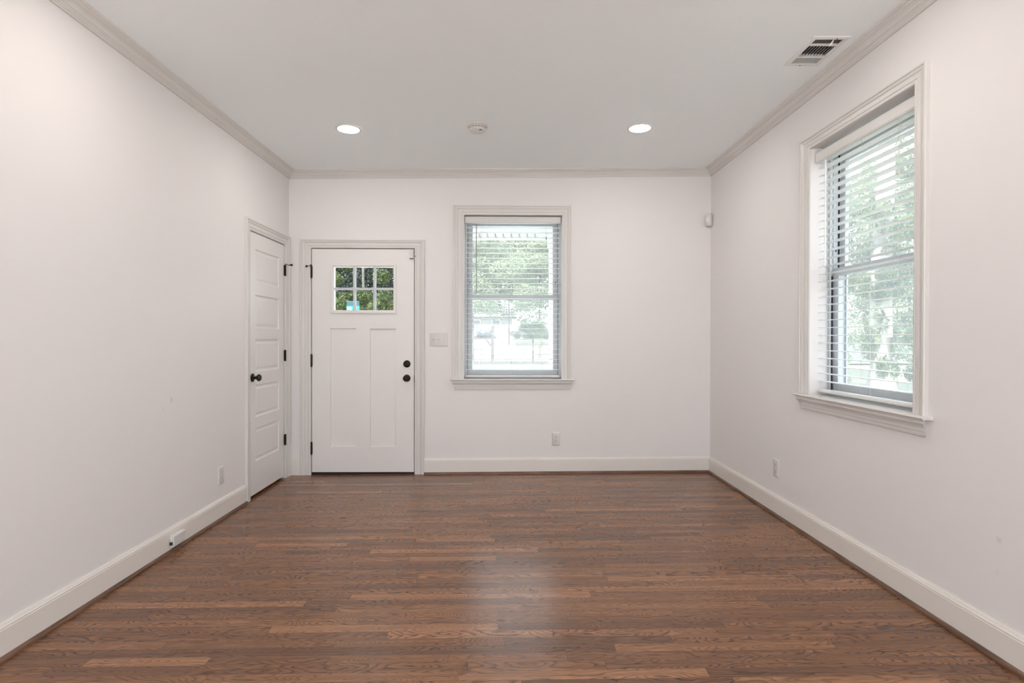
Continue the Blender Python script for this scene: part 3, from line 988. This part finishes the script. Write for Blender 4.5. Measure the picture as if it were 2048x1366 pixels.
# ceiling air register: three louvre zones, lever in the nearest one
vx, vy = (VENT[0] + VENT[1]) / 2, (VENT[2] + VENT[3]) / 2
av = thing('air_vent', (vx, vy, ceil_z(vx)), 0, 'white rectangular air register in the ceiling by the right crown moulding', 'air vent')
hw, hl = (VENT[1] - VENT[0]) / 2, (VENT[3] - VENT[2]) / 2
tl = lambda x: CS * x
mb = MB()
casing(mb, [(-hw, -hl), (-hw, hl), (hw, hl), (hw, -hl), (-hw, -hl)], [(-hw + 0.026, -hl + 0.026), (-hw + 0.026, hl - 0.026), (hw - 0.026, hl - 0.026), (hw - 0.026, -hl + 0.026), (-hw + 0.026, -hl + 0.026)],
       [(0.0, 0.002), (0.15, 0.006), (0.80, 0.008), (1.0, 0.006)], lambda u, v, w: (u, v, w + tl(u)))
mb.build('vent_frame', M['metal_white'], av)
ix, iy = hw - 0.026, hl - 0.026
y1_, y2_ = -iy + 0.058, iy - 0.070
for yb in (y1_, y2_):
    MB().box(-ix - 0.003, ix + 0.003, yb - 0.005, yb + 0.005, -0.006, 0.012).build('cross_bar', M['metal_white'], av)
for k in range(9):
    x = -ix + (k + 0.5) * 2 * ix / 9
    MB().loft([[(x + 0.0052, y, 0.012 + tl(x)), (x + 0.0062, y, 0.012 + tl(x)), (x - 0.0022, y, -0.003 + tl(x)), (x - 0.0050, y, -0.003 + tl(x))] for y in (y1_ + 0.004, y2_ - 0.004)]).build('louver', M['louver'], av)
for y0_, y1b, ny, tilt in ((-iy, y1_ - 0.005, 4, -1), (y2_ + 0.005, iy, 5, 1)):
    for k in range(ny):
        y = y0_ + (k + 0.5) * (y1b - y0_) / ny
        dy = 0.0062 * tilt
        MB().loft([[(x, y - dy, 0.012 + tl(x)), (x, y - dy + 0.001, 0.0125 + tl(x)), (x, y + dy, -0.003 + tl(x)), (x, y + dy - 0.001, -0.0035 + tl(x))] for x in (-ix, ix)]).build('louver', M['louver'], av)
MB().box(-hw + 0.023, hw - 0.023, -hl + 0.023, hl - 0.023, 0.10, 0.104).box(-hw + 0.023, -hw + 0.025, -hl + 0.023, hl - 0.023, 0.004, 0.10).box(hw - 0.025, hw - 0.023, -hl + 0.023, hl - 0.023, 0.004, 0.10).box(-hw + 0.025, hw - 0.025, -hl + 0.023, -hl + 0.025, 0.004, 0.10).box(-hw + 0.025, hw - 0.025, hl - 0.025, hl - 0.023, 0.004, 0.10).build('duct_box', M['duct'], av)
MB().tube([(0.030, -iy + 0.008, 0.004), (0.022, -iy + 0.022, -0.014), (0.016, -iy + 0.032, -0.018)], [0.003, 0.005, 0.006], 8).build('damper_lever', M['metal_white'], av)
for x, y in ((0.032, -hl + 0.013), (-0.010, hl - 0.010)):
    MB().lathe([(0.0, -0.0095), (0.003, -0.009), (0.004, -0.0075), (0.0, -0.006)], (x, y, tl(x)), 'z', 10).build('vent_screw', M['slot'], av)

# ------------------------------------------------------------------ outdoors
NV = D + WT


def gz(y):
    return -0.15 if y < 12 else -0.15 + 0.03 * (y - 12)


mb = MB()
ys = [-40, NV + 0.05, 12, 130]
for a, b in zip(ys[:-1], ys[1:]):
    mb.add([(-70, a, gz(a)), (80, a, gz(a)), (80, b, gz(b)), (-70, b, gz(b))], [(0, 1, 2, 3)])
tag(mb.build('lawn', M['grass']), 'mown green lawn around the house', 'lawn', kind='structure')


def strip_y(name, mat, x0, x1, y0, y1, dz, lab, cat):
    m = MB()
    pts = [(x0, y0), (x1, y0), (x1, y1), (x0, y1)]
    m.add([(x, y, gz(y) + dz) for x, y in pts], [(0, 1, 2, 3)])
    return tag(m.build(name, mat), lab, cat, kind='structure')


strip_y('street', M['asphalt'], -70, 80, 24, 36, 0.012, 'pale sunlit street beyond the front porch', 'street')
strip_y('driveway', M['concrete'], -12, 0.9, 36.2, 58, 0.016, 'pale concrete driveway on the far side of the street', 'driveway')
m = MB().box(-9, 9, -22, YR - 0.005, -0.14, -0.02)
tag(m.build('bounce_slab', M['bounce_slab']), 'unseen pale patio behind the room', 'bounce_slab', kind='structure')  # unseen slab added to bounce sunlight up to the ceiling

strip_y('front_reflector', M['reflector'], -5, 3.4, 7.3, 13.5, 0.02, 'unseen pale walk in front of the porch', 'reflector')  # hidden strip added to brighten the underside of the porch
# porch
tag(MB().box(-5, 3.4, NV + 0.01, 7.10, -0.14, -0.03).build('porch_floor', M['ext_grey']), 'grey painted porch floor outside the front door', 'porch floor', kind='structure')
tag(MB().box(-5, 3.4, NV + 0.001, 7.35, 2.78, 2.90).build('porch_ceiling', M['ext_white']), 'white porch ceiling', 'porch ceiling', kind='structure')
tag(MB().box(-5, 3.4, 7.00, 7.16, 2.470, 2.779).build('porch_beam', M['ext_white'], bevel=0.006), 'white beam under the front edge of the porch roof', 'porch beam', kind='structure')
m = MB().box(-0.90, 0.56, 7.02, 7.12, -0.029, 0.84).box(-0.93, 0.56, 6.98, 7.16, 0.84, 0.888)
tag(m.build('porch_wall', M['ext_grey'], bevel=0.006), 'low grey porch wall with a flat cap below the back window view', 'porch wall', kind='structure')
pp = thing('porch_post', (0.664, 7.08, -0.03), 0, 'square white porch post at the right of the back window view', 'porch post', kind='structure')
MB().box(-0.085, 0.085, -0.085, 0.085, 0.16, 2.40).build('post_shaft', M['ext_white'], pp, bevel=0.012)
MB().box(-0.103, 0.103, -0.103, 0.103, 0.0, 0.16).build('post_base', M['ext_white'], pp, bevel=0.012)
MB().box(-0.103, 0.103, -0.103, 0.103, 2.40, 2.499).build('post_cap', M['ext_white'], pp, bevel=0.012)
hk = None
HL = ['first from the left', 'second from the left', 'third from the left', 'fourth from the left', 'fourth from the right', 'third from the right', 'second from the right', 'first from the right']
for i in range(8):
    if hk is None:
        hk = MB().tube([(0, 0, 0.012), (0, 0, -0.020), (0.004, 0, -0.034), (0.014, 0, -0.036), (0.019, 0, -0.026)], 0.0045, 6).build('light_hook', M['slot'], smooth=True)
        h = hk
    else:
        h = hk.copy()
        COL.objects.link(h)
    h.location = (-0.300 + 0.099 * i, 6.994, 2.512)
    tag(h, 'small dark hook on the porch beam, %s of its row' % HL[i], 'hook', 'hooks along the porch beam')

# mailbox at the street
mbx = thing('mailbox', (-0.288, 15.0, gz(15.0)), 0, 'blue grey mailbox on a wooden post by the street', 'mailbox')
zg = -gz(15.0)
MB().box(-0.043, 0.043, -0.043, 0.043, 0.0, 1.545 + zg).build('post', M['post_wood'], mbx, bevel=0.005)
MB().box(-0.50, 0.105, -0.045, 0.041, 1.198 + zg, 1.285 + zg).build('support_arm', M['post_wood'], mbx, bevel=0.02)
MB().loft([[(-0.215, y, 1.20 + zg), (-0.150, y, 1.20 + zg), (-0.040, y, 1.05 + zg), (-0.040, y, 0.97 + zg)] for y in (-0.03, 0.03)]).build('brace', M['post_wood'], mbx)
pr = [(-0.085, 0.0), (0.085, 0.0), (0.085, 0.085)] + [(0.085 * math.cos(t * math.pi / 8), 0.085 + 0.07 * math.sin(t * math.pi / 8)) for t in range(1, 8)] + [(-0.085, 0.085)]
MB().prism_x([(y, z + 1.286 + zg) for y, z in pr], -0.430, -0.046).build('mail_box_body', M['mailbox'], mbx, bevel=0.004)
MB().box(-0.30, -0.22, -0.095, -0.087, 1.36 + zg, 1.40 + zg).build('flag', M['metal_white'], mbx)

# teal sign on a post, seen through the front door lite
sg = thing('street_sign', (-3.464, 13.0, gz(13.0)), 0, 'teal sign board on a post seen through the front door glass', 'sign')
zg = -gz(13.0)
MB().box(-0.141, 0.141, -0.012, 0.012, 1.955 + zg, 2.070 + zg).build('upper_board', M['teal'], sg, bevel=0.003)
lb = MB().box(-0.150, 0.150, -0.016, 0.012, 1.830 + zg, 1.955 + zg).build('lower_board', M['cyan'], sg, bevel=0.003)
m = MB()
for k, wd in enumerate((0.013, 0.013, 0.022, 0.013)):
    m.box(-0.130 + k * 0.029, -0.130 + k * 0.029 + wd, -0.018, -0.015, 1.86 + zg, 1.935 + zg)
m.build('sign_lettering', M['siding'], lb)
MB().box(-0.018, 0.018, 0.012, 0.045, 0.0, 2.05 + zg).build('sign_post', M['post_wood'], sg)


# trees -----------------------------------------------------------
def leaf_mesh(blobs, count, size, seed):
    rng = np.random.default_rng(seed)
    w = np.array([b[3] * b[4] * b[5] for b in blobs]) ** 0.75
    idx = rng.choice(len(blobs), count, p=w / w.sum())
    B = np.array([b[:6] for b in blobs])[idx]
    d = rng.normal(size=(count, 3))
    d /= np.linalg.norm(d, axis=1)[:, None]
    # clumps on the shell of every blob
    rad = rng.uniform(0.35, 1.0, count) ** 0.45
    ctr = B[:, :3] + d * B[:, 3:6] * rad[:, None]
    a = rng.normal(size=(count, 3))
    a /= np.linalg.norm(a, axis=1)[:, None]
    nrm = d * 0.7 + rng.normal(size=(count, 3)) * 0.6 + np.array([0, 0, 0.35])
    nrm /= np.linalg.norm(nrm, axis=1)[:, None]
    a = np.cross(nrm, a)
    a /= np.linalg.norm(a, axis=1)[:, None] + 1e-9
    b = np.cross(nrm, a)
    s = size * rng.uniform(0.6, 1.35, count)[:, None]
    v = np.stack([ctr - a * s, ctr + b * s * 0.48 - a * s * 0.1, ctr + a * s, ctr - b * s * 0.48 - a * s * 0.1], axis=1).reshape(-1, 3)
    f = np.arange(count * 4).reshape(-1, 4)
    return v, f


def leaves(name, mat, blobs, count, size, seed, parent=None):
    v, f = leaf_mesh(blobs, count, size, seed)
    me = bpy.data.meshes.new(name)
    me.vertices.add(len(v))
    me.vertices.foreach_set('co', v.ravel().astype(np.float32))
    me.loops.add(f.size)
    me.loops.foreach_set('vertex_index', f.ravel().astype(np.int32))
    me.polygons.add(len(f))
    me.polygons.foreach_set('loop_start', np.arange(0, f.size, 4, dtype=np.int32))
    me.update(calc_edges=True)
    me.materials.append(mat)
    o = bpy.data.objects.new(name, me)
    COL.objects.link(o)
    o.parent = parent
    return o


def crown(rng, c, r, n, sub):
    out = []
    for _ in range(n):
        d = rng.normal(size=3)
        d /= np.linalg.norm(d)
        k = rng.uniform(0.45, 1.0)
        q = rng.uniform(0.7, 1.3) * sub
        out.append((c[0] + d[0] * r[0] * k, c[1] + d[1] * r[1] * k, c[2] + d[2] * r[2] * k, q, q, q * rng.uniform(0.6, 0.9)))
    return out


def make_tree(name, x, y, h, rad, cz, rz, trunk_r, mat, bark, nblob, sub, nleaf, lsize, seed, label, lean=0.0, trunk=True):
    nleaf, lsize = int(nleaf * 3.4), lsize * 0.5
    rng = np.random.default_rng(seed)
    z0 = gz(y)
    t = thing(name, (x, y, z0), 0, label, 'tree' if trunk else 'shrub', 'trees and shrubs outside the windows')
    bl = crown(rng, (lean, 0, cz), (rad, rad, rz), nblob, sub)
    leaves('foliage', mat, bl, nleaf, lsize, seed, t)
    m = MB()
    if trunk:
        top = (lean * 1.1, 0, h)
        m.tube([(0, 0, -0.05), (lean * 0.1, 0.02, 0.25 * h), (lean * 0.5, 0.05, 0.55 * h), top], [trunk_r * 1.35, trunk_r, trunk_r * 0.8, trunk_r * 0.3], 10)
    for b in bl[:10]:
        zb = max(0.12, min(0.85 * h, b[2] - 0.35 * rad))
        m.tube([(lean * zb / h, 0, zb if trunk else 0.0), ((b[0]) * 0.5, b[1] * 0.5, (zb + b[2]) * 0.5), (b[0], b[1], b[2])], [trunk_r * 0.3, trunk_r * 0.2, trunk_r * 0.08], 6)
    m.build('trunk' if trunk else 'stems', bark, t, smooth=True)
    return t


# beyond the front door glass
make_tree('leafy_tree', -4.75, 15.4, 4.6, 0.85, 2.55, 1.25, 0.05, M['leaf'], M['bark'], 15, 0.29, 5600, 0.056, 11, 'bright leafy tree at the left of the front door glass')
make_tree('leafy_tree', -2.65, 14.8, 4.6, 0.80, 2.45, 1.15, 0.05, M['leaf'], M['bark'], 15, 0.29, 5600, 0.056, 12, 'bright leafy tree at the right of the front door glass')
make_tree('tall_shrub', -4.95, 20.2, 2.6, 1.0, 2.00, 0.55, 0.04, M['leaf'], M['bark'], 18, 0.36, 6000, 0.062, 13, 'round green shrub low behind the middle of the front door glass', trunk=False)
make_tree('far_tree', -6.6, 31.5, 9.0, 3.6, 3.7, 3.4, 0.22, M['leaf_shade'], M['bark'], 70, 1.1, 20000, 0.13, 14, 'tree with shade painted into its leaves far behind the front door glass')
make_tree('far_tree', -12.6, 40.5, 9.0, 3.6, 4.8, 3.4, 0.22, M['leaf_shade'], M['bark'], 40, 1.1, 12000, 0.18, 15, 'tree with shade painted into its leaves far left behind the front door glass')
pt = thing('pale_tree', (-6.22, 25.0, gz(25.0)), 0, 'tall tree with bare pale trunk behind the middle pane of the front door', 'tree')
leaves('foliage', M['leaf'], crown(np.random.default_rng(16), (0, 0, 8.2), (1.3, 1.3, 1.0), 14, 0.6), 5000, 0.07, 16, pt)
MB().tube([(0, 0, -0.05), (0.02, 0, 2.2), (0.0, 0, 4.3), (-0.05, 0, 7.5)], [0.085, 0.065, 0.055, 0.03], 10).build('trunk', M['bark_grey'], pt, smooth=True)
# beyond the back window
make_tree('broad_tree', -1.15, 21.0, 6.5, 1.5, 4.2, 2.4, 0.045, M['leaf_hazed'], M['bark'], 30, 0.55, 11000, 0.085, 21, 'haze-paled green tree behind the mailbox at the left of the back window')
make_tree('broad_tree', 1.68, 25.9, 7.0, 1.5, 3.9, 2.8, 0.045, M['leaf_hazed'], M['bark'], 30, 0.52, 11000, 0.085, 22, 'haze-paled green tree beside the porch post in the back window')
make_tree('far_tree', 0.4, 40.0, 12.0, 4.6, 6.6, 4.6, 0.035, M['leaf_hazed'], M['bark'], 50, 1.3, 16000, 0.19, 23, 'big haze-paled tree far beyond the street in the back window')
make_tree('drooping_tree', 1.22, 23.0, 1.7, 0.62, 1.42, 0.46, 0.035, M['leaf_hazed'], M['bark'], 16, 0.24, 3000, 0.060, 24, 'small drooping tree by the porch post in the back window')
# beyond the right window
iv = thing('ivy_trunk', (6.62, 9.75, gz(9.75)), 0, 'thick pale tree trunk clad in ivy outside the right window', 'tree')
MB().tube([(0.05, 0, -0.05), (0.02, 0, 0.5), (0, 0, 1.4), (0.02, 0.02, 2.6), (0.15, 0.10, 4.2), (0.25, 0.2, 6.5)], [0.34, 0.25, 0.185, 0.165, 0.14, 0.10], 14).build('trunk', M['bark_pale'], iv, smooth=True)
rng = np.random.default_rng(31)
bl = [(0.20 * math.cos(t), 0.20 * math.sin(t), z, 0.10, 0.10, 0.16) for t, z in zip(rng.uniform(0, 6.28, 46), rng.uniform(0.1, 3.4, 46))] + crown(rng, (-0.1, -0.1, 2.9), (0.7, 0.7, 0.9), 14, 0.26)
leaves('ivy', M['leaf'], bl, 16000, 0.024, 31, iv)
make_tree('broad_tree', 8.95, 11.7, 6.5, 1.7, 3.1, 3.0, 0.10, M['leaf_hazed'], M['bark'], 80, 0.46, 24000, 0.072, 32, 'haze-paled green tree right of the ivy trunk outside the right window')
make_tree('broad_tree', 9.9, 16.2, 7.5, 1.8, 4.4, 2.8, 0.10, M['leaf_hazed'], M['bark'], 46, 0.50, 13000, 0.080, 33, 'haze-paled green tree left of the ivy trunk outside the right window')
make_tree('tall_shrub', 6.4, 10.9, 1.2, 0.55, 0.75, 0.45, 0.03, M['leaf_hazed'], M['bark'], 14, 0.22, 4000, 0.045, 34, 'low shrub at the foot of the ivy trunk outside the right window', trunk=False)
make_tree('tall_shrub', 7.6, 9.4, 2.0, 0.70, 1.15, 0.95, 0.03, M['leaf'], M['bark'], 18, 0.28, 7000, 0.050, 35, 'taller shrub right of the ivy trunk outside the right window', trunk=False)

# neighbours and a parked car
hs = thing('neighbor_house', (-2.6, 62.0, gz(62.0)), 0, 'white house with grey roof across the street in the back window', 'house')
zh = 1.05
MB().box(-4.0, 3.6, 0, 6, 0, 2.2 + zh - 1.0).build('wall', M['siding'], hs)
MB().loft([[(-4.5, -0.6, 2.2), (-4.5, 3.0, 3.4), (-4.5, 6.6, 2.2)], [(4.1, -0.6, 2.2), (4.1, 3.0, 3.4), (4.1, 6.6, 2.2)]]).build('roof', M['roof'], hs)
for x in (-2.6, -0.4, 1.8):
    w = MB().box(x - 0.5, x + 0.5, -0.06, 0.02, 0.8, 1.9).build('window', M['ext_white'], hs)
    MB().box(x - 0.42, x + 0.42, -0.08, -0.055, 0.88, 1.82).build('window_pane', M['shed'], w)
sh = thing('garden_shed', (14.9, 24.0, gz(24.0)), 0, 'grey shed with pale roof beside the ivy trunk in the right window', 'shed')
MB().box(-1.3, 1.7, -1.6, 1.6, 0, 1.25).build('wall', M['shed'], sh)
MB().loft([[(-1.55, -1.9, 1.22), (-1.55, 0, 1.95), (-1.55, 1.9, 1.22)], [(1.95, -1.9, 1.22), (1.95, 0, 1.95), (1.95, 1.9, 1.22)]]).build('roof', M['roof'], sh)
MB().box(-1.34, -1.29, -0.5, 0.5, 0.0, 1.15).build('shed_door', M['siding'], sh)

cr = thing('car', (2.75, 54.0, gz(54.0) + 0.02), 0, 'silver car parked across the street beside the porch post', 'car')
body = [(-2.2, 0.30), (-2.25, 0.62), (-2.05, 0.80), (-1.3, 0.90), (-0.7, 1.38), (0.7, 1.42), (1.45, 0.95), (2.1, 0.88), (2.25, 0.60), (2.2, 0.30)]
MB().loft([[(x, y, z) for x, z in body] for y in (-0.85, 0.85)]).build('car_body', M['car'], cr, bevel=0.06)
MB().loft([[(x, y, z) for x, z in ((-1.12, 0.93), (-0.62, 1.31), (0.62, 1.34), (1.22, 0.96))] for y in (-0.87, 0.87)]).build('car_window', M['shed'], cr)
for x in (-1.4, 1.4):
    for y in (-0.88, 0.70):
        MB().lathe([(0.0, 0.0), (0.30, 0.0), (0.33, 0.03), (0.33, 0.15), (0.30, 0.18), (0.0, 0.18)], (x, y, 0.33), 'y', 20).build('wheel', M['tyre'], cr, smooth=True)
